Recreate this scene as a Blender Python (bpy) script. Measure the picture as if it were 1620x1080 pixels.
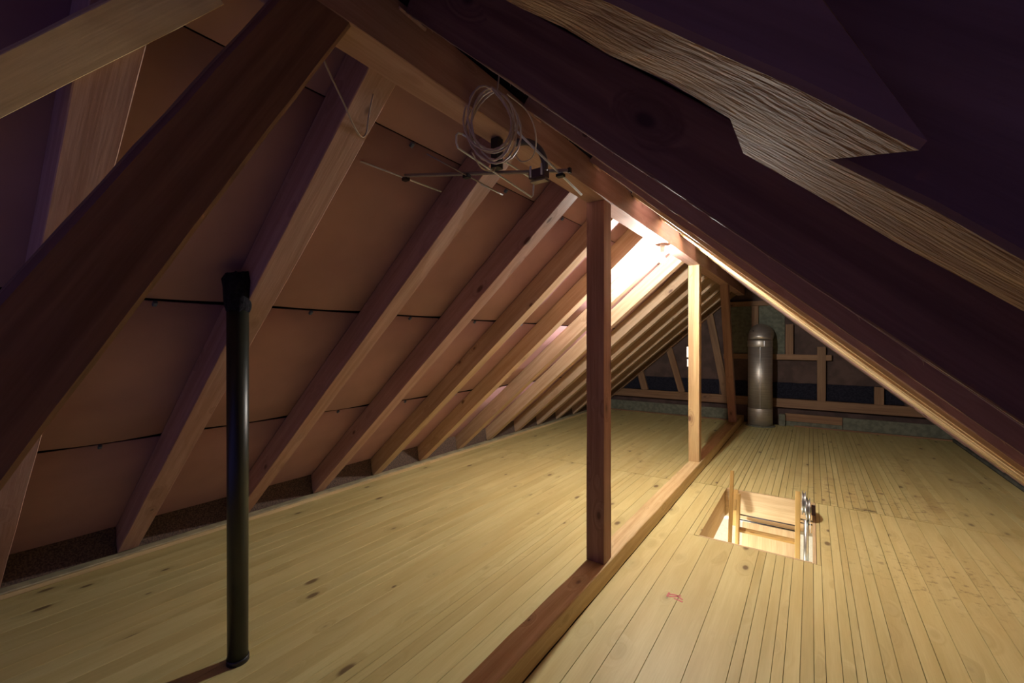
import bpy, math, random
from mathutils import Vector, Matrix
from math import sin, cos, pi, radians, atan, sqrt

for o in list(bpy.data.objects): bpy.data.objects.remove(o)
SC = bpy.context.scene
COL = SC.collection

# ------------------------------------------------------------------ camera
cam_d = bpy.data.cameras.new('camera'); cam = bpy.data.objects.new('camera', cam_d); COL.objects.link(cam)
cam.location = (0, 0, 1.6); cam.rotation_euler = (radians(90), 0, radians(34.8))
cam_d.sensor_width = 36; cam_d.lens = 682/1620*36; cam_d.clip_start = .02
SC.camera = cam

# ------------------------------------------------------------------ world, lamps, exposure
W = bpy.data.worlds.new('world'); SC.world = W; W.use_nodes = True
W.node_tree.nodes['Background'].inputs[0].default_value = (.24, .21, .74, 1)
W.node_tree.nodes['Background'].inputs[1].default_value = .34
BULB = Vector((-1.18, 4.237, 2.385)); BULB_STRENGTH = 6300.0; BULB_COLOR = (1.0, .96, .90, 1)
ROOM_LAMP_W = 105.0
SC.view_settings.view_transform = 'Standard'; SC.view_settings.look = 'None'
SC.view_settings.gamma = 1; SC.view_settings.use_curve_mapping = False
SC.view_settings.exposure = 0.0

# ------------------------------------------------------------------ helpers
def tag(o, label=None, cat=None, group=None, kind=None):
    if label: o['label'] = label
    if cat: o['category'] = cat
    if group: o['group'] = group
    if kind: o['kind'] = kind
    return o

def mesh(name, V, F, mat, smooth=False):
    me = bpy.data.meshes.new(name)
    me.from_pydata([tuple(v) for v in V], [], F)
    if mat: me.materials.append(mat)
    if smooth:
        for p in me.polygons: p.use_smooth = True
    me.update()
    return me

def obj(name, me, parent=None, mw=None):
    o = bpy.data.objects.new(name, me); COL.objects.link(o)
    if mw is not None: o.matrix_world = mw
    if parent is not None:
        o.parent = parent
        o.matrix_parent_inverse = Matrix.Identity(4)
        if mw is not None:
            o.matrix_local = PW[parent.name].inverted() @ mw if parent.name in PW else mw
    return o
PW = {}
def empty(name, loc, label, cat, group=None):
    o = bpy.data.objects.new(name, None); COL.objects.link(o); o.location = loc
    o.empty_display_size = .1
    PW[o.name] = Matrix.Translation(loc)
    return tag(o, label, cat, group)

def frame(origin, xdir, zdir):
    x = Vector(xdir).normalized(); z = Vector(zdir); z = (z - x*z.dot(x)).normalized(); y = z.cross(x)
    m = Matrix((x, y, z)).transposed().to_4x4(); m.translation = Vector(origin); return m

def beam_mesh(name, L, w, d, mat, seg=1, jit=0.0, bev=.004, seed=0, x0=0.0):
    """timber: local x from x0 to x0+L, y -w/2..w/2, z 0..d, chamfered arrises"""
    r = random.Random(seed); V = []; F = []
    b = min(bev, w*.3, d*.3)
    sec = [(-w/2+b,0),(w/2-b,0),(w/2,b),(w/2,d-b),(w/2-b,d),(-w/2+b,d),(-w/2,d-b),(-w/2,b)]
    for i in range(seg+1):
        x = x0 + L*i/seg
        jy = [r.uniform(-jit, jit) for _ in range(4)]; jz = [r.uniform(-jit, jit) for _ in range(4)]
        for k, (y, z) in enumerate(sec):
            c = [0,1,1,2,2,3,3,0][k]
            V.append((x, y+jy[c], z+jz[c]))
    for i in range(seg):
        for k in range(8):
            a = i*8+k; b2 = i*8+(k+1)%8
            F.append((a, a+8, b2+8, b2))
    F.append(tuple(range(8))); n = seg*8; F.append(tuple(n+7-k for k in range(8)))
    F = [f[::-1] for f in F]
    me = mesh(name, V, F, mat)
    return me

def beam(name, p0, p1, w, d, up, mat, parent=None, seg=1, jit=0, bev=.004, seed=0):
    """timber whose bottom-face centre line runs p0->p1; d grows toward up"""
    p0 = Vector(p0); p1 = Vector(p1)
    return obj(name, beam_mesh(name, (p1-p0).length, w, d, mat, seg, jit, bev, seed), parent, frame(p0, p1-p0, up))

def box(name, c, s, mat, parent=None, bev=.002):
    """axis aligned slab; the long side is local x"""
    c = Vector(c); ax = max(range(3), key=lambda i: s[i])
    if ax == 0: xd, zd, L, w, d = (1,0,0), (0,0,1), s[0], s[1], s[2]
    elif ax == 1: xd, zd, L, w, d = (0,1,0), (0,0,1), s[1], s[0], s[2]
    else: xd, zd, L, w, d = (0,0,1), (1,0,0), s[2], s[1], s[0]
    xd = Vector(xd); zd = Vector(zd)
    return obj(name, beam_mesh(name, L, w, d, mat, 1, 0, bev), parent, frame(c - xd*L/2 - zd*d/2, xd, zd))

def tube_geo(pts, r, n=8, V=None, F=None, cap=True):
    V = [] if V is None else V; F = [] if F is None else F
    pts = [Vector(p) for p in pts]; base = len(V); ref = Vector((.13, .27, .95))
    t_prev = None; nrm = None
    for i, p in enumerate(pts):
        t = (pts[min(i+1, len(pts)-1)] - pts[max(i-1, 0)]).normalized()
        if nrm is None:
            nrm = t.cross(ref).normalized()
        else:
            nrm = (nrm - t*nrm.dot(t)).normalized()
        bn = t.cross(nrm); rr = r[i] if isinstance(r, (list, tuple)) else r
        for k in range(n):
            a = 2*pi*k/n; V.append(p + (nrm*cos(a) + bn*sin(a))*rr)
    for i in range(len(pts)-1):
        for k in range(n):
            a = base+i*n+k; b = base+i*n+(k+1)%n
            F.append((a, b, b+n, a+n))
    if cap:
        F.append(tuple(base+n-1-k for k in range(n))); e = base+(len(pts)-1)*n; F.append(tuple(e+k for k in range(n)))
    return V, F

def tube(name, pts, r, mat, parent=None, n=8, cap=True, loc=None):
    """tube mesh with its origin at its first point"""
    o0 = Vector(pts[0]); V, F = tube_geo([Vector(p)-o0 for p in pts], r, n, cap=cap)
    return obj(name, mesh(name, V, F, mat, True), parent, Matrix.Translation(o0))

def lathe(name, prof, mat, parent=None, mw=None, n=32, smooth=True):
    V = []; F = []
    for (r, z) in prof:
        for k in range(n): V.append((r*cos(2*pi*k/n), r*sin(2*pi*k/n), z))
    for i in range(len(prof)-1):
        for k in range(n):
            a = i*n+k; b = i*n+(k+1)%n; F.append((a, b, b+n, a+n))
    F.append(tuple(n-1-k for k in range(n))); e = (len(prof)-1)*n; F.append(tuple(e+k for k in range(n)))
    me = mesh(name, V, F, mat, smooth)
    if smooth:
        me.polygons[-1].use_smooth = False; me.polygons[-2].use_smooth = False
    return obj(name, me, parent, mw)

def spline(pts, sub=8):
    """Catmull-Rom through pts"""
    P = [Vector(p) for p in pts]; P = [2*P[0]-P[1]] + P + [2*P[-1]-P[-2]]; out = []
    for i in range(1, len(P)-2):
        for s in range(sub):
            t = s/sub; a, b, c, d = P[i-1:i+3]
            out.append(.5*((2*b) + (c-a)*t + (2*a-5*b+4*c-d)*t*t + (3*b-a-3*c+d)*t**3))
    out.append(P[-2]); return out

# ------------------------------------------------------------------ materials
def newmat(name):
    m = bpy.data.materials.new(name); m.use_nodes = True; nt = m.node_tree
    return m, nt, nt.nodes['Principled BSDF']
def N(nt, t, **kw):
    n = nt.nodes.new(t)
    for k, v in kw.items(): setattr(n, k, v)
    return n
def ramp(nt, stops):
    n = nt.nodes.new('ShaderNodeValToRGB'); e = n.color_ramp.elements
    while len(e) < len(stops): e.new(.5)
    for s, (p, c) in zip(e, stops):
        s.position = p; s.color = c if len(c) == 4 else (*c, 1)
    return n
def mixc(nt, a, b, fac, blend='MIX'):
    n = nt.nodes.new('ShaderNodeMix'); n.data_type = 'RGBA'; n.blend_type = blend
    L = nt.links
    for s, v in ((n.inputs[0], fac), (n.inputs[6], a), (n.inputs[7], b)):
        if hasattr(v, 'links'): L.new(v, s)
        else: s.default_value = v if not isinstance(v, tuple) else (*v, 1) if len(v) == 3 else v
    return n.outputs[2]
def mathn(nt, op, a, b=None, c=None):
    n = nt.nodes.new('ShaderNodeMath'); n.operation = op
    for i, v in enumerate((a, b, c)):
        if v is None: continue
        if hasattr(v, 'links'): nt.links.new(v, n.inputs[i])
        else: n.inputs[i].default_value = v
    return n.outputs[0]

def wood(name, light, dark, knot=(.16, .09, .05), knots=.75, rough=.62, bump=.12, fine=1.0, tone=.16, stain=None, kscale=(4.2, 8.5, 8.5), spec=.35, grain=.7, gs=26, gx=7):
    m, nt, B = newmat(name); L = nt.links
    tc = N(nt, 'ShaderNodeTexCoord'); oi = N(nt, 'ShaderNodeObjectInfo')
    off = N(nt, 'ShaderNodeCombineXYZ')
    L.new(mathn(nt, 'MULTIPLY', oi.outputs['Random'], 37.0), off.inputs[0])
    L.new(mathn(nt, 'MULTIPLY', oi.outputs['Random'], 91.0), off.inputs[1])
    L.new(mathn(nt, 'MULTIPLY', oi.outputs['Random'], 53.0), off.inputs[2])
    ad = N(nt, 'ShaderNodeVectorMath', operation='ADD'); L.new(tc.outputs['Object'], ad.inputs[0]); L.new(off.outputs[0], ad.inputs[1])
    def sc(s):
        v = N(nt, 'ShaderNodeVectorMath', operation='MULTIPLY'); L.new(ad.outputs[0], v.inputs[0]); v.inputs[1].default_value = s; return v.outputs[0]
    # knots: sparse voronoi cells stretched along the grain
    vo = N(nt, 'ShaderNodeTexVoronoi'); vo.inputs['Scale'].default_value = 1; L.new(sc(kscale), vo.inputs['Vector'])
    cs = N(nt, 'ShaderNodeSeparateColor'); L.new(vo.outputs['Color'], cs.inputs[0])
    mask = mathn(nt, 'GREATER_THAN', cs.outputs[0], knots)
    size = mathn(nt, 'MULTIPLY_ADD', cs.outputs[1], .13, .05)
    kd = mathn(nt, 'DIVIDE', vo.outputs['Distance'], size)
    kn = N(nt, 'ShaderNodeMapRange', interpolation_type='SMOOTHSTEP'); kn.inputs[1].default_value = 1.25; kn.inputs[2].default_value = .55
    L.new(kd, kn.inputs[0]); kf = mathn(nt, 'MULTIPLY', kn.outputs[0], mask)
    halo = N(nt, 'ShaderNodeMapRange', interpolation_type='SMOOTHSTEP'); halo.inputs[1].default_value = 4.0; halo.inputs[2].default_value = .8
    L.new(kd, halo.inputs[0]); hf = mathn(nt, 'MULTIPLY', halo.outputs[0], mask)
    # grain
    g1 = N(nt, 'ShaderNodeTexNoise'); g1.inputs['Scale'].default_value = 1; g1.inputs['Detail'].default_value = 3
    dv = N(nt, 'ShaderNodeVectorMath', operation='ADD'); L.new(sc((.9, gs, gs)), dv.inputs[0])
    hc = N(nt, 'ShaderNodeCombineXYZ'); hm = mathn(nt, 'MULTIPLY', hf, 2.5); L.new(hm, hc.inputs[1]); L.new(hm, hc.inputs[2])
    L.new(hc.outputs[0], dv.inputs[1]); L.new(dv.outputs[0], g1.inputs['Vector'])
    g2 = N(nt, 'ShaderNodeTexNoise'); g2.inputs['Scale'].default_value = 1; g2.inputs['Detail'].default_value = 4; L.new(sc((gx, 150*fine, 150*fine)), g2.inputs['Vector'])
    g3 = N(nt, 'ShaderNodeTexNoise'); g3.inputs['Scale'].default_value = 1; L.new(sc((.7, 2.5, 2.5)), g3.inputs['Vector'])
    r1 = ramp(nt, [(.38, light), (.64, dark)]); L.new(g1.outputs[0], r1.inputs[0])
    r2 = ramp(nt, [(.35, (1, 1, 1)), (.72, (.80, .76, .70))]); L.new(g2.outputs[0], r2.inputs[0])
    c = mixc(nt, r1.outputs[0], r2.outputs[0], grain, 'MULTIPLY')
    r3 = ramp(nt, [(.35, (1.0, 1.0, 1.0)), (.68, (.86, .80, .72))]); L.new(g3.outputs[0], r3.inputs[0])
    c = mixc(nt, c, r3.outputs[0], .8, 'MULTIPLY')
    # board to board tone
    tr = N(nt, 'ShaderNodeMapRange'); tr.inputs[3].default_value = 1-tone; tr.inputs[4].default_value = 1+tone*.5; L.new(oi.outputs['Random'], tr.inputs[0])
    tcx = N(nt, 'ShaderNodeCombineColor')
    for i in range(3): L.new(tr.outputs[0], tcx.inputs[i])
    c = mixc(nt, c, tcx.outputs[0], 1.0, 'MULTIPLY')
    c = mixc(nt, c, tuple(.55*dark[i]+.45*knot[i] for i in range(3)), mathn(nt, 'MULTIPLY', hf, .35))
    c = mixc(nt, c, knot, mathn(nt, 'MULTIPLY', kf, .85))
    if stain:
        for (cx, cy, rx, ry, colr, amt, ns) in stain:
            ge = N(nt, 'ShaderNodeNewGeometry'); mp = N(nt, 'ShaderNodeVectorMath', operation='SUBTRACT'); L.new(ge.outputs['Position'], mp.inputs[0]); mp.inputs[1].default_value = (cx, cy, 0)
            mv = N(nt, 'ShaderNodeVectorMath', operation='MULTIPLY'); L.new(mp.outputs[0], mv.inputs[0]); mv.inputs[1].default_value = (1/rx, 1/ry, 0)
            ln = N(nt, 'ShaderNodeVectorMath', operation='LENGTH'); L.new(mv.outputs[0], ln.inputs[0])
            fm = N(nt, 'ShaderNodeMapRange', interpolation_type='SMOOTHSTEP'); fm.inputs[1].default_value = 1; fm.inputs[2].default_value = .1; L.new(ln.outputs['Value'], fm.inputs[0])
            nn = N(nt, 'ShaderNodeTexNoise'); nn.inputs['Scale'].default_value = ns; nn.inputs['Detail'].default_value = 6; nn.inputs['Roughness'].default_value = .7
            L.new(ge.outputs['Position'], nn.inputs['Vector'])
            nr = N(nt, 'ShaderNodeMapRange', interpolation_type='SMOOTHSTEP'); nr.inputs[1].default_value = .53; nr.inputs[2].default_value = .66; L.new(nn.outputs[0], nr.inputs[0])
            c = mixc(nt, c, colr, mathn(nt, 'MULTIPLY', mathn(nt, 'MULTIPLY', fm.outputs[0], nr.outputs[0]), amt))
    L.new(c, B.inputs['Base Color'])
    B.inputs['Roughness'].default_value = rough; B.inputs['Specular IOR Level'].default_value = spec
    bp = N(nt, 'ShaderNodeBump'); bp.inputs['Strength'].default_value = bump; bp.inputs['Distance'].default_value = .004
    L.new(mathn(nt, 'SUBTRACT', g2.outputs[0], mathn(nt, 'MULTIPLY', kf, .4)), bp.inputs['Height']); L.new(bp.outputs[0], B.inputs['Normal'])
    return m

def noisy(name, c1, c2, scale=20, rough=.8, bump=.1, lo=.4, hi=.6, detail=5, spec=.3):
    m, nt, B = newmat(name); L = nt.links
    tc = N(nt, 'ShaderNodeTexCoord'); n = N(nt, 'ShaderNodeTexNoise'); n.inputs['Scale'].default_value = scale; n.inputs['Detail'].default_value = detail
    L.new(tc.outputs['Object'], n.inputs['Vector'])
    r = ramp(nt, [(lo, c1), (hi, c2)]); L.new(n.outputs[0], r.inputs[0]); L.new(r.outputs[0], B.inputs['Base Color'])
    B.inputs['Roughness'].default_value = rough; B.inputs['Specular IOR Level'].default_value = spec
    bp = N(nt, 'ShaderNodeBump'); bp.inputs['Strength'].default_value = bump; bp.inputs['Distance'].default_value = .004
    L.new(n.outputs[0], bp.inputs['Height']); L.new(bp.outputs[0], B.inputs['Normal'])
    return m
def plain(name, c, rough=.5, metal=0, spec=.5):
    m, nt, B = newmat(name)
    n = N(nt, 'ShaderNodeTexNoise'); n.inputs['Scale'].default_value = 35; n.inputs['Detail'].default_value = 3
    tc = N(nt, 'ShaderNodeTexCoord'); nt.links.new(tc.outputs['Object'], n.inputs['Vector'])
    r = ramp(nt, [(.3, tuple(x*.86 for x in c)), (.7, c)]); nt.links.new(n.outputs[0], r.inputs[0]); nt.links.new(r.outputs[0], B.inputs['Base Color'])
    B.inputs['Roughness'].default_value = rough; B.inputs['Metallic'].default_value = metal; B.inputs['Specular IOR Level'].default_value = spec
    return m

M_floor = wood('floor_pine', (.64, .57, .26), (.57, .49, .205), knot=(.12, .07, .03), knots=.55, kscale=(3.4, 7, 7), rough=.5, bump=.06, tone=.07, grain=.35, gs=12,
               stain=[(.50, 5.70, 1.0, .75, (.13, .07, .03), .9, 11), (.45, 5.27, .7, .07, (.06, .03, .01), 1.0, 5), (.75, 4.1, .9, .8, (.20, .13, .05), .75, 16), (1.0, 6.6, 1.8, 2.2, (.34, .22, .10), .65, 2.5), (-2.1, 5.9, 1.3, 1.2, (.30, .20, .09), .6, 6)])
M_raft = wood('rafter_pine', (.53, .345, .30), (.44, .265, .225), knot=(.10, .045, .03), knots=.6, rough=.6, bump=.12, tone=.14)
M_raft_lit = wood('rafter_pine_lit', (.60, .44, .30), (.50, .34, .21), knot=(.12, .06, .04), knots=.72, rough=.6, bump=.12, tone=.12)  # same rafter pine with bulb light mixed into the colour, farther left rafters
M_post_shade = wood('post_pine_shaded', (.44, .26, .20), (.33, .18, .13), knot=(.10, .05, .03), knots=.7, rough=.6, bump=.1)  # darker copy of the post pine, shade put into the colour
M_raftr_lit = wood('rafter_pine_lit_right', (.64, .50, .28), (.54, .39, .20), knot=(.16, .09, .04), knots=.85, rough=.6, bump=.1)  # lit copy of the rafter pine, bulb light painted in, right slope
M_post = wood('post_pine', (.62, .47, .24), (.42, .28, .14), knot=(.12, .055, .03), knots=.74, rough=.6, bump=.1, tone=.10)
M_sill = wood('sill_pine', (.66, .52, .27), (.54, .38, .18), knot=(.07, .035, .02), knots=.74, rough=.55, bump=.12)
M_brace = wood('light_pine', (.82, .66, .40), (.74, .57, .32), knot=(.2, .13, .06), knots=.9, rough=.6, bump=.1)
M_rough = wood('rough_sawn_pine', (.46, .285, .12), (.25, .125, .05), knot=(.1, .05, .03), knots=.9, rough=.78, bump=.9, fine=1.4, spec=.12, gx=45, grain=.9)
M_dark_shade = wood('dark_shaded_pine', (.30, .17, .13), (.20, .105, .085), knot=(.05, .025, .03), knots=.7, rough=.6, bump=.15)  # dark brace wood; on the two nearest right rafters it paints their shade
M_gable = wood('gable_pine', (.36, .215, .12), (.27, .15, .085), knot=(.08, .04, .03), knots=.8, rough=.65, bump=.1)
M_sheath = noisy('hardboard_sheathing', (.37, .21, .225), (.45, .265, .275), scale=2.2, rough=.75, bump=.03, lo=.35, hi=.7)
M_back = plain('roof_felt', (.02, .018, .03), rough=.95)
M_under = plain('subfloor', (.05, .03, .015), rough=.9)
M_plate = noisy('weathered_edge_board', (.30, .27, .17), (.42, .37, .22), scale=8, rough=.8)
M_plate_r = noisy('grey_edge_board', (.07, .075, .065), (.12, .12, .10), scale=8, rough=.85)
M_edge = wood('edge_batten_pine', (.70, .55, .30), (.58, .44, .22), knots=.9)
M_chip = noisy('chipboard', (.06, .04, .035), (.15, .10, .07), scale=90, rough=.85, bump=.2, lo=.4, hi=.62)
M_green = noisy('green_fibreboard', (.13, .135, .10), (.19, .195, .145), scale=14, rough=.9, bump=.1)
M_insul = noisy('dark_insulation', (.010, .011, .020), (.022, .022, .036), scale=40, rough=1, bump=.5)
M_brown = noisy('brown_gable_board', (.085, .055, .048), (.125, .08, .068), scale=5, rough=.85)
M_black = plain('black_plastic_pipe', (.014, .018, .011), rough=.38, spec=.6)
M_foam = noisy('black_seal', (.006, .006, .01), (.014, .012, .02), scale=60, rough=1, bump=1.0)
M_alu = plain('aluminium', (.86, .90, .93), rough=.4, metal=.25)
M_alud = plain('dull_aluminium', (.34, .30, .30), rough=.45, metal=.6)
M_steel = plain('galvanised_steel', (.50, .52, .50), rough=.33, metal=.85)
M_cable = plain('cable_sheath', (.62, .53, .46), rough=.45)
M_blackp = plain('black_plastic', (.012, .012, .02), rough=.45)
M_greyp = plain('grey_bracket', (.11, .10, .11), rough=.6)
M_maroon = plain('dark_bracket', (.10, .06, .07), rough=.6)
M_white = plain('white_plastic', (.78, .78, .76), rough=.4)
M_paint = plain('white_wall_paint', (.82, .80, .72), rough=.7)
M_ply = wood('plywood', (.66, .52, .30), (.58, .43, .24), knots=.97, rough=.6, bump=.04, tone=.03)
M_plyr = wood('ladder_pine', (.68, .48, .18), (.56, .37, .12), knots=.93, rough=.5, bump=.05, tone=.05)
M_red = plain('red_paint', (.62, .16, .14), rough=.6)
M_clip = plain('blue_grey_clip', (.10, .14, .24), rough=.5)

def flue_mat():
    m, nt, B = newmat('stainless_flue'); L = nt.links
    tc = N(nt, 'ShaderNodeTexCoord'); v = N(nt, 'ShaderNodeVectorMath', operation='MULTIPLY'); v.inputs[1].default_value = (3, 3, 120); L.new(tc.outputs['Object'], v.inputs[0])
    n = N(nt, 'ShaderNodeTexNoise'); n.inputs['Scale'].default_value = 1; L.new(v.outputs[0], n.inputs['Vector'])
    r = ramp(nt, [(.3, (.52, .47, .41)), (.7, (.68, .63, .56))]); L.new(n.outputs[0], r.inputs[0]); L.new(r.outputs[0], B.inputs['Base Color'])
    B.inputs['Metallic'].default_value = .8; B.inputs['Roughness'].default_value = .46; return m
M_flue = flue_mat()

def bulb_mat():
    m, nt, B = newmat('lit_bulb'); B.inputs['Base Color'].default_value = (1, 1, 1, 1)
    B.inputs['Emission Color'].default_value = BULB_COLOR; B.inputs['Emission Strength'].default_value = BULB_STRENGTH; return m
M_bulb = bulb_mat()

# ------------------------------------------------------------------ roof geometry (left plane / right plane of the rafter undersides)
BL, ZL = .857, 3.64           # z = ZL + BL*x   (left slope)
BR, ZR = .89, 1.71            # z = ZR - BR*x   (right slope)
AL, AR = atan(BL), atan(BR)
RD = .165                     # rafter depth
APX = (ZR-ZL)/(BL+BR)
dirL = Vector((-cos(AL), 0, -sin(AL))); nL = Vector((-sin(AL), 0, cos(AL)))   # down slope, outward
dirR = Vector((cos(AR), 0, -sin(AR))); nR = Vector((sin(AR), 0, cos(AR)))
def pl(x, y, n=0.0): return Vector((x, y, ZL+BL*x)) + nL*n
def pr(x, y, n=0.0): return Vector((x, y, ZR-BR*x)) + nR*n
Y_END = 9.95; Y_BACK = -1.4

# ------------------------------------------------------------------ floor: dark base under separate boards
HX0, HX1, HY0, HY1 = -.80, .03, 3.79, 5.22
def slab_with_hole(name, x0, x1, y0, y1, z0, z1, mat):
    X = [x0, HX0, HX1, x1]; Yv = [y0, HY0, HY1, y1]; V = []; F = []
    for z in (z0, z1):
        for y in Yv:
            for x in X: V.append((x, y, z))
    idx = lambda i, j, k: k*16 + j*4 + i
    for i in range(3):
        for j in range(3):
            if i == 1 and j == 1: continue
            F.append((idx(i,j,1), idx(i+1,j,1), idx(i+1,j+1,1), idx(i,j+1,1)))
            F.append((idx(i,j,0), idx(i,j+1,0), idx(i+1,j+1,0), idx(i+1,j,0)))
    for (a, b) in (((0,0),(3,0)), ((3,0),(3,3)), ((3,3),(0,3)), ((0,3),(0,0)), ((1,2),(2,2)), ((2,2),(2,1)), ((2,1),(1,1)), ((1,1),(1,2))):
        F.append((idx(a[0],a[1],0), idx(b[0],b[1],0), idx(b[0],b[1],1), idx(a[0],a[1],1)))
    return mesh(name, V, F, mat)
floor = tag(obj('floor', slab_with_hole('floor', -4.45, 2.12, Y_BACK, Y_END, -.10, -.024, M_under)), kind='structure')
FT = .022
def board(x0, x1, y0, y1, k, gs=1.0):
    g = .0011 if random.Random(k).random() < .7 else .0021
    if x1 <= -1.2: g *= .55
    w = x1-x0-2*g
    if w < .01: return
    me = beam_mesh('floorboard', y1-y0-.003, w, FT, M_floor, 1, 0, .0009)
    z = -FT + random.Random(k*7+1).uniform(-.0006, .0006)
    obj('floorboard', me, floor, frame(((x0+x1)/2, y0+.0015, z), (0, 1, 0), (0, 0, 1)))
rf = random.Random(11)
def fill(a, b, choice):
    e = [a]
    while e[-1] < b-.001:
        w = choice(e[-1]); e.append(b if b - (e[-1]+w) < .04 else e[-1]+w)
    return e
left_near = fill(-4.13, -2.40, lambda x: rf.choice([.095, .12, .115, .16])) + [-2.34, -2.22, -2.10, -2.02, -1.965, -1.91, -1.855, -1.80, -1.745, -1.66, -1.56, -1.445, -1.24]
right_near = [-1.11, -.97, -.854, -.684, -.505, -.331, -.28, -.217, -.161, -.112, -.046, .01, .058, .124, .178, .217, .29, .35, .445, .521] + fill(.62, 1.85, lambda x: rf.choice([.095, .12, .16, .14]))
left_far = fill(-4.13, -1.24, lambda x: rf.choice([.056, .06, .075, .11]))
right_far = fill(-1.11, 1.85, lambda x: rf.choice([.054, .058, .062, .066]) if x < .7 else rf.choice([.06, .09, .12]))
k = 0
for E_, near in ((left_near, 1), (right_near, 1), (left_far, 0), (right_far, 0)):
    for a, b in zip(E_[:-1], E_[1:]):
        k += 1
        if near:
            yj = 5.15 if b <= -1.2 else HY1
            if b > HX0 and a < HX1:
                board(a, b, Y_BACK, HY0, k)
                if a < HX0-.02: board(a, HX0, HY0, HY1, k+500)
                if b > HX1+.02: board(HX1, b, HY0, HY1, k+600)
            else: board(a, b, Y_BACK, yj, k)
        else: board(a, b, 5.155 if b <= -1.2 else HY1+.004, 9.72, k)

# painted red scribble lying on a board
def scribble():
    V = []; F = []
    for s in ([(0, 0), (.03, .012), (.065, -.01)], [(.005, -.02), (.03, -.004), (.05, .02)], [(.03, -.02), (.07, -.028)], [(.0, .014), (.0, -.024)]):
        pts = [Vector((-.745+p[0]*1.35, 2.81+p[1]*1.35, .0009)) for p in s]
        for p, q in zip(pts[:-1], pts[1:]):
            d = (q-p).normalized(); nn = Vector((-d.y, d.x, 0))*.006; b = len(V)
            V += [p-nn, q-nn, q+nn, p+nn]; V += [v-Vector((0, 0, .0008)) for v in V[b:b+4]]
            F += [(b, b+1, b+2, b+3), (b+4, b+7, b+6, b+5), (b, b+4, b+5, b+1), (b+1, b+5, b+6, b+2), (b+2, b+6, b+7, b+3), (b+3, b+7, b+4, b)]
    return obj('paint_mark', mesh('paint_mark', V, F, M_red), floor)
tag(scribble(), 'small smudged red paint mark')

# edge boards at the eaves, wall plates
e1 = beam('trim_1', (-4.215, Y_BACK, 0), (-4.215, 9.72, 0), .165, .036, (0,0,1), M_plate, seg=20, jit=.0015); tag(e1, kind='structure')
obj('edge_batten', beam_mesh('edge_batten', 9.72-Y_BACK, .02, .030, M_edge, 24, .0015, .002, 3), e1, None)
bt = [o for o in bpy.data.objects if o.name == 'edge_batten'][0]
bt.matrix_local = frame((-4.215, Y_BACK, 0), (0,1,0), (0,0,1)).inverted() @ frame((-4.122, Y_BACK, 0), (0,1,0), (0,0,1))
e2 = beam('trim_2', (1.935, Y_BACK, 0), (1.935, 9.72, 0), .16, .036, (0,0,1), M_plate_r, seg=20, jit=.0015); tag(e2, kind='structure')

# ------------------------------------------------------------------ roof: felt slabs with hardboard panels between the rafters
YL = [.27, .95, 1.73, 2.47, 3.20, 3.93, 4.66, 5.36, 6.15, 6.88, 7.61, 8.34, 9.07]
YR = [.22, .95, 1.68, 2.41, 3.14, 3.87, 4.60, 5.33, 6.06, 6.80, 7.53, 8.30, 9.07]
TW = .12; TWR = .10
def slope_slab(name, P, d_in, d_out, x0, x1):
    V = []
    for n in (d_in, d_out):
        for (x, y) in ((x0, Y_BACK), (x1, Y_BACK), (x1, Y_END+.05), (x0, Y_END+.05)): V.append(P(x, y, n))
    F = [(0,1,2,3), (7,6,5,4), (0,4,5,1), (1,5,6,2), (2,6,7,3), (3,7,4,0)]
    return tag(obj(name, mesh(name, V, F, M_back)), kind='structure')
roofL = slope_slab('ceiling', pl, RD+.035, RD+.08, APX+.12, -4.75)
roofR = slope_slab('ceiling.001', pr, RD+.035, RD+.08, APX-.12, 2.35)
def panel(P, xa, xb, ya, yb, root, sag, seed):
    r = random.Random(seed); V = []; F = []; nu, nv = 6, 3
    s1 = sag*r.uniform(.6, 1.2)
    for lay in (0, .005):
        for j in range(nv+1):
            v = j/nv; x = xa+(xb-xa)*v
            for i in range(nu+1):
                u = i/nu; y = ya+(yb-ya)*u
                dn = RD + .003 - s1*(v**2.5)*sin(pi*u) + .012*((1-v)**3)*0
                V.append(P(x, y, dn+lay))
    m = (nu+1)*(nv+1)
    for j in range(nv):
        for i in range(nu):
            a = j*(nu+1)+i; F.append((a, a+1, a+nu+2, a+nu+1)); F.append((m+a, m+a+nu+1, m+a+nu+2, m+a+1))
    for i in range(nu):
        a = i; F.append((a, m+a, m+a+1, a+1)); a = nv*(nu+1)+i; F.append((a, a+1, m+a+1, m+a))
    me = mesh('roof_panel', V, F, M_sheath, True)
    obj('roof_panel', me, root)
ends = lambda Yl, tw: [Y_BACK] + [v for y in Yl for v in (y, y+tw)] + [9.80]
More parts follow.
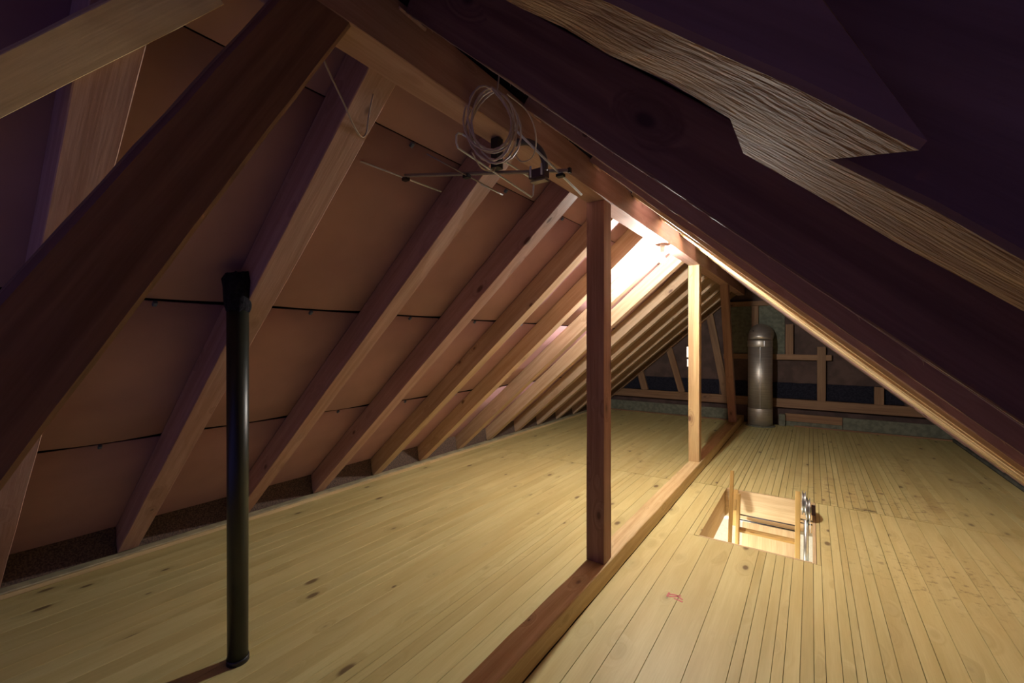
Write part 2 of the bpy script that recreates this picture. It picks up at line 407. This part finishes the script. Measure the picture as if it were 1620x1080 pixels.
for P, Yl, tw, root, sgn in ((pl, YL, TW, roofL, -1), (pr, YR, TWR, roofR, 1)):
    e = ends(Yl, tw)
    rows = [APX, -1.43, -2.30, -3.19, -4.50] if sgn < 0 else [APX, -.76, .10, .96, 2.12]
    for bi in range(0, len(e)-1, 2):
        ya, yb = e[bi]-.02, e[bi+1]+.02
        if bi == 0: ya = Y_BACK
        if P is pl and bi == 0: segs = [(Y_BACK, -.46), (-.46, yb)]
        else: segs = [(ya, yb)]
        for (ya, yb) in segs:
            for ri in range(4):
                g = .008 if ri else .0
                gp = [0, .003, .018, .026][ri]*sgn
                panel(P, rows[ri] + gp, rows[ri+1]-.002*sgn, ya, yb, root, .013 if ri in (1, 2) else .004, bi*10+ri+(100 if sgn > 0 else 0))
                if ri in (0, 1, 2) and sgn < 0:
                    ym = (ya+yb)/2; c = P(rows[ri+1]-.004, ym, RD-.028 if ri else RD-.012)
                    obj('clip', beam_mesh('clip', .022, .016, .018, M_clip, 1, 0, .003), root, frame(c, dirL, nL))

# ------------------------------------------------------------------ rafters
ordn = ['first', 'second', 'third', 'fourth', 'fifth', 'sixth', 'seventh', 'eighth', 'ninth', 'tenth', 'eleventh', 'twelfth', 'thirteenth']
xfL = -4.197; LL = (APX - xfL)/cos(AL)
for i, y in enumerate(YL):
    lab = {0: 'brown left-slope rafter at far left, passing behind the big dark brace',
           1: 'left-slope rafter whose foot stands left of the black pipe',
           2: 'left-slope rafter that passes just behind the black pipe, its foot right beside it'}.get(i)
    if not lab:
        lab = '%s left-slope rafter counted from the left edge, %s' % (ordn[i], 'underside lit pale by the bulb' if i < 6 else 'seen beyond the near post' if i < 9 else 'in the close rows near the gable')
    beam('rafter', pl(APX, y+TW/2), pl(xfL, y+TW/2), TW, RD, nL, M_raft if i < 4 else M_raft_lit, seg=10, jit=.0018, bev=.003, seed=i+5)
    tag(bpy.data.objects['rafter' if i == 0 else 'rafter.%03d' % i], lab, 'rafter', 'left slope rafters')
n0 = len(YL)
for i, y in enumerate(YR):
    nm = 'rafter.%03d' % (n0+i)
    if i == 0:
        a = beam('rafter', pr(APX, .280, .0), pr(.036, .280, .0), .088, RD, nR, M_rough, seg=26, jit=.0016, bev=.003, seed=77)
        tag(a, 'upper length of the nearest right-slope rafter, rough sawn underside at top right', 'rafter', 'right slope rafters')
        b = beam('rafter', pr(-.048, .357, .003), pr(1.876, .357, .003), .095, RD, nR, M_rough, seg=40, jit=.0018, bev=.003, seed=78)
        mx = max(v.co.x for v in a.data.vertices)
        for v in a.data.vertices:      # skewed and tapered end cut
            v.co.x *= 1 - ((.38 if v.co.z > .08 else 0) + (.05 if v.co.y > 0 else 0))/mx
        for q in (a, b):      # sawn underside; darker sides have their shade painted in
            q.data.materials.append(M_dark_shade)
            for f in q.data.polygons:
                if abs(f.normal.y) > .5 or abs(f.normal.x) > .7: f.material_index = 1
        tag(b, 'lower length of the nearest right-slope rafter, lapped beside the upper one', 'rafter', 'right slope rafters')
        n0 += 1
        continue
    lab = {1: 'broad dark right-slope rafter with a long crack, next after the rough sawn one'}.get(i) or \
        '%s right-slope rafter from the top right corner, %s' % (ordn[i], 'thin lit edge beneath the dark broad one' if i < 4 else 'pale lit underside' if i < 8 else 'running down behind the hatch end')
    roll = {1: -3.4, 2: -2.0, 3: -1.3}.get(i, 0); y += .02 if i == 1 else 0
    a = beam('rafter', pr(APX, y+TWR/2), pr(1.876, y+TWR/2), TWR, RD, nR + Vector((0, math.tan(radians(roll)), 0)), M_dark_shade if i == 1 else M_raftr_lit if 4 <= i <= 8 else M_raft, seg=14, jit=.0022, bev=.003, seed=i+55)
    if i in (1, 2, 3):        # loose wood fibres along the near arris
        rq = random.Random(i+300); Lf = (1.876-APX)/cos(AR)
        ps = [Vector((.02+(Lf-.04)*t/110, -TWR/2+.001+rq.uniform(-.0006, .0006), -.0005+rq.uniform(-.0012, .0006))) for t in range(111)]
        V_, F_ = tube_geo(ps, [rq.uniform(.0007, .0016) for _ in ps], 5)
        for t in range(26):   # single splinters
            p_ = ps[rq.randrange(4, 106)]; l_ = rq.uniform(.008, .022)
            tube_geo([p_, p_+Vector((l_*.7, -.001, -.002)), p_+Vector((l_, -.003, -l_*.35))], [.0008, .0006, .0003], 4, V_, F_)
        fo = obj('splintered_edge', mesh('splintered_edge', V_, F_, M_brace), None); fo.parent = a
    tag(a, lab, 'rafter', 'right slope rafters')

# ------------------------------------------------------------------ ridge beam, sill beam, posts, braces
RX = -1.178
rb = beam('ridge_beam', (RX, -1.3, 2.535), (RX, 9.85, 2.535), .134, .185, (0,0,1), M_raft, seg=60, jit=.0018, bev=.003, seed=3)
tag(rb, 'long ridge beam under the roof peak carried on the posts', 'beam')
sb = beam('sill_beam', (-1.178, Y_BACK, 0), (-1.178, 9.72, 0), .136, .13, (0,0,1), M_sill, seg=70, jit=.0022, bev=.006, seed=4)
tag(sb, 'long low timber sill beam lying along the floor under the posts', 'beam')
def post(y, lab, s, m=None):
    p = beam('post', (-1.185, y, .1315), (-1.185, y, 2.5335), .125, .125, (0, 1, 0), m or M_post, seg=14, jit=.0012, bev=.003, seed=s)
    return tag(p, lab, 'post', 'posts under the ridge')
post(2.675, 'near square timber post in front of the bulb, shaded dark brown front face', 1, M_post_shade)
post(5.60, 'second post behind the bulb, pale yellow, with a white switch on its left side', 2)
post(-.66, 'dark post out of view at the foot of the big foreground brace', 6, M_post_shade)
p3 = beam('post', (-1.185, 8.72, .1315), (-1.185, 7.80, 2.5335), .125, .125, (0, 1, 0), M_post_shade, seg=8, jit=.001, seed=9)
tag(p3, 'leaning reddish third post at the far end left of the steel flue', 'post', 'posts under the ridge')
# knee brace under the ridge, foreground left
bd = Vector((0, .615, 1.083)).normalized()
top = Vector((-1.178, .775, 2.532)); low = top - bd*2.45
kb = beam('knee_brace', low, top, .134, .162, (0, -1.083, .615), M_dark_shade, seg=22, jit=.0014, bev=.010, seed=12)
# trim its head level under the ridge beam
for v in kb.data.vertices:
    w = kb.matrix_world @ v.co
    if w.z > 2.40 and v.co.x > 2.3:
        tt = (2.532 - w.z)/bd.z; w2 = w + bd*tt; v.co = kb.matrix_world.inverted() @ w2
tag(kb, 'big dark diagonal brace rising to the ridge beam in the left foreground', 'brace')
# wind brace nailed under the left rafters
sdir = (dirL*-.828 + Vector((0, .561, 0))).normalized()
pc = pl(-1.55, .23, -.024) 
wb = beam('wind_brace', pc - sdir*1.3, pc + sdir*.42, .104, .022, nL, M_brace, seg=12, jit=.001, bev=.002, seed=21)
tag(wb, 'pale yellow diagonal board nailed under the left rafters, top left corner', 'brace')

# ------------------------------------------------------------------ eaves: chipboard between the rafter feet
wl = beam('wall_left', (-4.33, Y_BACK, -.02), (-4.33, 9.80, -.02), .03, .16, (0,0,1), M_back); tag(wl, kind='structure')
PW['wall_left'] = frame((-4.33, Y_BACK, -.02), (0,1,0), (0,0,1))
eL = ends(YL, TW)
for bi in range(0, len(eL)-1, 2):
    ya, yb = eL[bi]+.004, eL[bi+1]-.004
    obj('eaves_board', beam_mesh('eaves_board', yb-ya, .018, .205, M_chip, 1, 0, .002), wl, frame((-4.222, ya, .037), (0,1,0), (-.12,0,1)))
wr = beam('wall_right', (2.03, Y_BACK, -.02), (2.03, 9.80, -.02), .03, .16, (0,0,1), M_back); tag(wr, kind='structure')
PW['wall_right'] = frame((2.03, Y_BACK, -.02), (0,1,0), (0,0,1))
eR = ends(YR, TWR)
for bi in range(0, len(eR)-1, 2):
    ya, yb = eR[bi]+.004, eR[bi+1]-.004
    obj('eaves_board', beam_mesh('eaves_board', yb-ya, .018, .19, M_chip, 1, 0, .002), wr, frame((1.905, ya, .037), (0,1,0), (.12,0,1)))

# ------------------------------------------------------------------ gable wall
YG = 9.88
V = [(-4.6, Y_END, -.1), (2.3, Y_END, -.1), (APX, Y_END, 3.05), (-4.6, Y_END+.04, -.1), (2.3, Y_END+.04, -.1), (APX, Y_END+.04, 3.05)]
wb_ = tag(obj('wall_back', mesh('wall_back', V, [(0,1,2), (5,4,3), (0,3,4,1), (1,4,5,2), (2,5,3,0)], M_brown)), kind='structure')
def gm(name, a, b, w, mat=None, y=YG, t=.07):
    a = Vector((a[0], y, a[1])); b = Vector((b[0], y, b[1])); d = (b-a).normalized()
    side = d.cross(Vector((0,1,0)))
    return obj(name, beam_mesh(name, (b-a).length, t, w, mat or M_gable, 1, 0, .003), wb_, frame(a - side*w/2, d, side))
a = obj('gable_rafter', beam_mesh('gable_rafter', (APX+4.0)/cos(AL), .09, .17, M_gable), wb_, frame(pl(APX, 9.86), dirL, nL))
a = obj('gable_rafter', beam_mesh('gable_rafter', (1.70-APX)/cos(AR), .09, .17, M_gable), wb_, frame(pr(APX, 9.86), dirR, nR))
gm('bottom_rail', (-4.05, .41), (1.62, .41), .17)
gm('middle_rail', (-1.50, 1.30), (.30, 1.30), .105)
gm('top_rail', (-1.86, 2.36), (-.62, 2.36), .095)
gm('stud', (-2.62, 1.50), (-2.33, .49), .13)
gm('stud', (-3.26, .93), (-3.14, .49), .15)
gm('stud', (-1.80, 2.31), (-1.46, .49), .14, y=YG-.002)
gm('stud', (-.35, 1.35), (-.35, 1.93), .125, y=YG-.004)
gm('stud', (.15, .49), (.15, 1.50), .13, y=YG-.004)
gm('stud', (.97, .497), (.97, .80), .13, y=YG-.004)
gm('stud', (-.93, 1.35), (-.93, 2.31), .12, y=YG-.004)
obj('green_panel', beam_mesh('green_panel', 1.02, .02, 1.10, M_green), wb_, frame((-1.45, 9.93, 1.25), (1,0,0), (0,0,1)))
for x0, x1 in ((-3.9, -1.6), (-1.3, .08), (.22, 1.3)):
    obj('insulation_strip', beam_mesh('insulation_strip', x1-x0, .03, .30, M_insul, 10, .006), wb_, frame((x0, 9.925, .50), (1,0,0), (0,0,1)))
# upstand in front of the gable
tb = box('trim_3', (-2.70, 9.69, .012), (2.82, .03, .024), M_gable); tag(tb, kind='structure')
tb = box('trim_4', (.79, 9.69, .012), (2.12, .03, .024), M_gable); tag(tb, kind='structure')
g1_ = box('upstand_board', (-2.71, 9.725, .13), (2.86, .03, .21), M_green); tag(g1_, 'long grey-green upstand board along the gable foot left of the posts', 'board', 'boards along the gable foot')
g2_ = box('upstand_board', (1.17, 9.725, .13), (1.42, .03, .21), M_green); tag(g2_, 'grey-green upstand board along the gable foot at the far right', 'board', 'boards along the gable foot')
g3_ = box('upstand_board', (.02, 9.725, .165), (.86, .032, .14), M_gable); tag(g3_, 'short reddish board along the gable foot right of the flue', 'board', 'boards along the gable foot')
g4_ = box('upstand_board', (.02, 9.727, .045), (.86, .03, .09), M_green); tag(g4_, 'low grey-green strip under the short reddish board beside the flue', 'board', 'boards along the gable foot')
g5_ = box('insulation_block', (-.46, 9.68, .11), (.10, .12, .22), M_green); tag(g5_, 'small grey-green insulation block between flue and upstand', 'insulation')

# ------------------------------------------------------------------ steel flue
FX, FY = -.808, 9.46
fl = empty('flue_pipe', (FX, FY, 0), 'shiny stainless steel flue pipe bending into the gable wall', 'flue')
R_ = .208
lathe('collar', [(R_+.045, 0), (R_+.04, .012), (R_+.004, .014)], M_green, fl, Matrix.Translation((FX, FY, 0)), 40)
lathe('lower_pipe', [(R_, 0), (R_, .33), (R_-.001, .335)], M_flue, fl, Matrix.Translation((FX, FY, 0)), 48)
lathe('pipe', [(R_-.003, .335), (R_-.003, 1.50)], M_flue, fl, Matrix.Translation((FX, FY, 0)), 48)
lathe('clamp_band', [(R_+.001, 1.50), (R_+.004, 1.505), (R_+.004, 1.615), (R_+.001, 1.62)], M_flue, fl, Matrix.Translation((FX, FY, 0)), 48)
obj('seam', beam_mesh('seam', 1.16, .006, .004, M_steel, 1, 0, .001), fl, frame((FX+.018, FY-R_+.0005, .34), (0,0,1), (0,-1,0)))
box('latch', (FX+.085, FY-R_+.012, 1.56), (.014, .012, .10), M_alu, fl)
arc = [(FX, FY, 1.62)] + [(FX, FY+.215*(1-cos(a)), 1.62+.12*sin(a)) for a in [i*pi/16 for i in range(1, 9)]] + [(FX, FY+.36, 1.74), (FX, 9.93, 1.74)]
tube('elbow', arc, R_-.001, M_flue, fl, 40)
lathe('rivet', [(.010, 0), (.010, .004), (.004, .006)], M_blackp, fl, frame((FX-.10, FY-.175, 1.80), (1,0,0), (-.35,-.75,.5)), 12)

# ------------------------------------------------------------------ black soil pipe
bp_ = empty('soil_pipe', (-2.362, .99, 0), 'tall black plastic pipe standing on the floor in the left foreground', 'pipe')
_d = Vector((2.362*.07, -.99*.07, 1.8)).normalized(); _x = (Vector((1, 0, 0)) - _d*_d.x).normalized(); T = Matrix((_x, _d.cross(_x), _d)).transposed().to_4x4(); T.translation = (-2.362, .99, 0)
lathe('pipe', [(.0455, -.02), (.0455, 1.80)], M_black, bp_, T, 32)
lathe('base_socket', [(.050, -.002), (.050, .022), (.0475, .03)], M_blackp, bp_, T, 32)
rs = random.Random(8); V = []; F = []; n = 22
prof = [(.0468, 1.750), (.052, 1.765), (.056, 1.80), (.058, 1.85), (.060, 1.89), (.046, 1.925)]
for (r, z) in prof:
    for k_ in range(n):
        rr = r*rs.uniform(.95, 1.08); zz = z + rs.uniform(-.012, .018)*(1 if z > 1.9 else .5) + (.02 if z > 1.98 and cos(2*pi*k_/n) > 0 else 0)
        V.append((rr*cos(2*pi*k_/n), rr*sin(2*pi*k_/n), zz))
for i in range(len(prof)-1):
    for k_ in range(n):
        a_ = i*n+k_; b_ = i*n+(k_+1)%n; F.append((a_, b_, b_+n, a_+n))
F.append(tuple(range((len(prof)-1)*n, len(prof)*n)))
tag(obj('foam_sleeve', mesh('foam_sleeve', V, F, M_foam), bp_, T), 'ragged black foam sleeve round the pipe head')

# ------------------------------------------------------------------ bulb on the ridge beam
lb = empty('light_bulb', (BULB.x, BULB.y, 2.535), 'lit bare bulb in a white holder hanging under the ridge beam', 'bulb')
TB = Matrix.Translation((BULB.x, BULB.y, 0))
lathe('holder', [(.022, 2.534), (.024, 2.50), (.019, 2.485), (.019, 2.44)], M_white, lb, TB, 24)
lathe('skirt', [(.019, 2.462), (.046, 2.452), (.048, 2.447), (.019, 2.455)], M_white, lb, TB, 28)
lathe('bulb_base', [(.014, 2.44), (.014, 2.418)], M_alu, lb, TB, 20)
pr_ = [(.0125, 2.419), (.016, 2.41)] + [(.030*sin(t), 2.385+.030*cos(t)) for t in [pi*i/12 for i in range(3, 12)]] + [(.002, 2.355)]
tag(lathe('glass', pr_, M_bulb, lb, TB, 28), 'glowing white glass')

# ------------------------------------------------------------------ light switch on second post
ls = empty('light_switch', (-1.262, 5.66, 1.40), 'white switch box on the left side of the second post', 'switch')
box('box', (-1.262, 5.665, 1.47), (.028, .06, .13), M_white, ls, .005)
box('socket', (-1.260, 5.665, 1.335), (.026, .055, .09), M_white, ls, .005)
tube('cable', spline([(-1.256, 5.665, 1.53), (-1.254, 5.64, 1.65), (-1.252, 5.62, 1.80), (-1.252, 5.62, 2.53)], 6), .004, M_blackp, ls, 6)

# ------------------------------------------------------------------ loft hatch: shaft, ladder
hf = empty('loft_hatch', (-.385, 4.5, -.3), 'open floor hatch with a plywood lined shaft in front of the flue', 'hatch')
D = .30
box('left_lining', (HX0+.012, (HY0+HY1)/2, -D/2), (.022, HY1-HY0, D), M_ply, hf)
box('right_lining', (HX1-.012, (HY0+HY1)/2, -D/2), (.022, HY1-HY0, D), M_ply, hf)
box('far_lining', ((HX0+HX1)/2, HY1-.012, -D/2), (HX1-HX0-.05, .022, D), M_ply, hf)
box('near_lining', ((HX0+HX1)/2, HY0+.012, -D/2), (HX1-HX0-.05, .022, D), M_ply, hf)
box('rim', (HX0+.020, (HY0+HY1)/2, .001), (.036, HY1-HY0, .004), M_floor, hf, .001)
# ladder
ld = empty('loft_ladder', (-.36, 4.8, -.3), 'folding wooden loft ladder standing up out of the floor hatch', 'ladder')
dv = Vector((0, -.156, -.647)).normalized()
def rail(name, top_, L_, w, d, mat=M_plyr): return beam(name, top_, Vector(top_)+dv*L_, w, d, (0, 1, 0), mat, ld, bev=.003)
rail('handrail', (-.628, 4.60, .362), 1.4, .030, .045)
rail('stringer', (-.60, 4.80, .085), 2.2, .030, .085)
rail('stringer', (-.105, 4.78, .215), 2.3, .040, .085)
tag(rail('stringer', (-.660, 5.10, .03), .36, .05, .03), 'short stop block by the far lining')
beam('bracket', (-.612, 4.70, .06), (-.612, 4.66, -.03), .02, .035, (0,1,0), M_plyr, ld)
for i in range(5):
    c = Vector((-.352, 4.80, -.19)) + dv*(.06 + i*.26)
    beam('tread', c+Vector((-.235, .0, -.02)), c+Vector((.235, .0, -.02)), .085, .022, (0,0,1), M_plyr, ld, bev=.003)
tube('axle', [(-.60, 4.83, -.125), (-.12, 4.83, -.125)], .006, M_greyp, ld, 8)
tube('axle', [(-.60, 4.79, -.160), (-.12, 4.79, -.160)], .005, M_blackp, ld, 8)
dp = beam('hatch_door', (-.35, 5.14, -.30), Vector((-.35, 5.14, -.30))+Vector((0, -.50, -1.15)), .50, .02, (0, 1, 0), M_ply, hf, bev=.002)
# spring drums and arm
for (x, y, z, r, nme) in ((-.054, 4.79, .115, .105, 'small_drum'), (-.022, 4.74, .075, .105, 'spring_drum')):
    lathe(nme, [(r*.25, -.020), (r, -.018), (r*1.0, -.012), (r*.82, -.009), (r*.82, .003), (r, .006), (r, .012), (r*.25, .015), (r*.2, .022)], M_steel, ld, frame((x, y, z), (0,1,0), (1,0,0)), 28)
tube('axle_rod', [(-.10, 4.76, -.03), (.015, 4.76, -.03)], .007, M_steel, ld, 8)
tube('axle_rod', [(-.10, 4.74, -.055), (.015, 4.74, -.055)], .005, M_greyp, ld, 8)
tube('spring_tube', [(-.040, 4.74, -.02), (-.040, 4.60, -.60)], .019, M_steel, ld, 14)
box('arm', (-.010, 4.72, -.02), (.006, .02, .20), M_alu, ld)
box('end_bracket', (.012, 4.80, .06), (.03, .05, .08), M_maroon, ld)

# room below the hatch
def room_box(name, lo, hi):
    (x0, y0, z0), (x1, y1, z1) = lo, hi
    return box(name, ((x0+x1)/2, (y0+y1)/2, (z0+z1)/2), (x1-x0, y1-y0, z1-z0), M_paint if 'floor' not in name else M_ply, None, .001)
for nm, lo, hi in (('wall_lower_left', (-1.9, 2.4, -2.7), (-1.86, 6.6, -.30)), ('wall_lower_right', (1.2, 2.4, -2.7), (1.24, 6.6, -.30)),
                   ('wall_lower_far', (-1.86, 6.56, -2.7), (1.2, 6.6, -.30)), ('wall_lower_near', (-1.86, 2.4, -2.7), (1.2, 2.44, -.30))):
    tag(room_box(nm, lo, hi), kind='structure')
tag(room_box('floor_lower', (-1.86, 2.44, -2.74), (1.2, 6.56, -2.70)), kind='structure')
cl = obj('ceiling_lower', slab_with_hole('ceiling_lower', -1.9, 1.24, 2.4, 6.6, -.34, -.303, M_paint)); tag(cl, kind='structure')
la = bpy.data.lights.new('room_lamp', 'POINT'); la.energy = ROOM_LAMP_W; la.color = (1, .96, .88); la.shadow_soft_size = .08
lo_ = bpy.data.objects.new('room_lamp', la); COL.objects.link(lo_); lo_.location = (-1.2, 4.3, -.85)

# ------------------------------------------------------------------ aerial hanging beside the ridge
an = empty('tv_aerial', (-1.238, 1.575, 2.40), 'small silver television aerial with thin rods hanging under the ridge beam', 'aerial')
beam('boom', (-1.613, 1.412, 2.392), (-.939, 1.82, 2.397), .014, .016, (0,0,1), M_alud, an)
tag(box('end_cap', (-.936, 1.822, 2.405), (.014, .02, .022), M_blackp, an), 'black plastic end cap')
def rod(a, b, r=.0044, mat=M_alu, name='rod'): return tube(name, [a, b], r, mat, an, 8)
rod((-1.676, 1.21, 2.415), (-1.588, 1.637, 2.382))
rod((-1.393, 1.346, 2.427), (-1.295, 1.779, 2.348), .0034, M_alud)
rod((-1.330, 1.65, 2.372), (-1.295, 1.779, 2.348), .0042)
rod((-1.045, 1.527, 2.509), (-.942, 1.963, 2.331), .0055)
A, B2, C2, D2 = Vector((-1.252, 1.383, 2.506)), Vector((-1.252, 1.383, 2.435)), Vector((-1.163, 1.871, 2.423)), Vector((-1.168, 1.867, 2.332))
tube('dipole_loop', [A+(C2-A)*.06, A+(C2-A)*.02+(B2-A)*.10, A+(B2-A)*.3, A+(B2-A)*.75, B2+(D2-B2)*.02, B2+(D2-B2)*.06] + [B2+(D2-B2)*t for t in (.3, .6, .9, .98)] + [D2+(C2-D2)*t for t in (.15, .5, .85)] + [C2+(A-C2)*t for t in (.02, .1, .4, .7, .94)], .0046, M_alu, an, 8)
box('rod_clamp', (-1.618, 1.425, 2.388), (.03, .025, .016), M_blackp, an)
box('rod_clamp', (-1.352, 1.567, 2.388), (.03, .025, .018), M_blackp, an)
box('rod_clamp', (-.972, 1.80, 2.382), (.035, .03, .014), M_blackp, an)
tag(box('junction_box', (-1.190, 1.590, 2.462), (.045, .045, .135), M_blackp, an, .006), 'black upright junction box')
box('clamp_plate', (-1.055, 1.740, 2.388), (.085, .045, .042), M_maroon, an)
box('clamp_plate', (-1.050, 1.738, 2.352), (.080, .040, .006), M_alud, an)
for dx in (-.03, .03): lathe('bolt', [(.005, 0), (.005, .05), (.002, .053)], M_alu, an, frame((-1.055+dx, 1.74-.026, 2.372), (1,0,0), (0,0,1)), 8)
tube('mast_bracket', spline([(-1.125, 1.64, 2.515), (-1.075, 1.675, 2.520), (-1.035, 1.705, 2.49), (-1.015, 1.722, 2.44), (-1.018, 1.730, 2.395)], 6), [.016]*25, M_greyp, an, 10)
# coax coil hanging from a hook
cc = empty('coax_coil', (-1.06, 1.47, 2.72), 'loose coil of thin cable hanging from a wire hook beside the aerial', 'cable')
fwv = Vector((-sin(radians(34.8)), cos(radians(34.8)), 0)); rtv = Vector((cos(radians(34.8)), sin(radians(34.8)), 0))
cen = Vector((-1.050, 1.36, 2.455)); rr_ = random.Random(4); pts = []
for t in range(7):
    ax_ = rr_.uniform(.080, .118); az_ = rr_.uniform(.125, .155); ox = rr_.uniform(-.018, .018); od = rr_.uniform(-.02, .02); tilt = rr_.uniform(-.25, .25)
    for k_ in range(20):
        a_ = pi/2 + 2*pi*k_/20
        pinch = 1 - .25*max(0, sin(a_))
        pts.append(cen + rtv*(ax_*pinch*cos(a_)+ox+tilt*.08*sin(a_)) + Vector((0,0,1))*(az_*sin(a_) + (.155-az_)) + fwv*(od+.012*sin(a_*2+t)))
sm = [ (pts[max(i-1,0)]+2*pts[i]+pts[min(i+1,len(pts)-1)])/4 for i in range(len(pts))]
tube('coil', sm, .0040, M_cable, cc, 6)
tube('hook', spline([(-1.098, 1.49, 2.752), (-1.085, 1.475, 2.757), (-1.075, 1.455, 2.73), (-1.068, 1.44, 2.69), (-1.062, 1.42, 2.63), (-1.05, 1.40, 2.60)], 6), .0035, M_cable, cc, 8)
tube('cable_tail', spline([(-1.01, 1.42, 2.60), (-.965, 1.50, 2.55), (-.955, 1.55, 2.47), (-1.0, 1.60, 2.41), (-1.06, 1.60, 2.40), (-1.10, 1.60, 2.45)], 8), .0031, M_cable, cc, 6)
tube('cable_tail', spline([(-1.12, 1.33, 2.36), (-1.13, 1.40, 2.325), (-1.15, 1.50, 2.345), (-1.175, 1.56, 2.385)], 8), .0031, M_cable, cc, 6)
tag(tube('cable_tie', spline([(-1.10, 1.86, 2.752), (-1.085, 1.88, 2.775), (-1.075, 1.895, 2.79), (-1.085, 1.91, 2.80)], 5), .004, M_white, cc, 6), 'white cable clip on the ridge beam')
# loose end near brace
tag(tube('loose_cable', spline([(-1.262, .76, 2.520), (-1.275, .80, 2.47), (-1.30, .87, 2.41), (-1.325, .93, 2.36), (-1.345, .975, 2.345), (-1.35, 1.0, 2.37), (-1.335, 1.0, 2.43), (-1.31, 1.0, 2.50)], 6), .0032, M_cable, None, 6),
    'short loop of cable hanging from the ridge beam beside the big dark brace', 'cable')
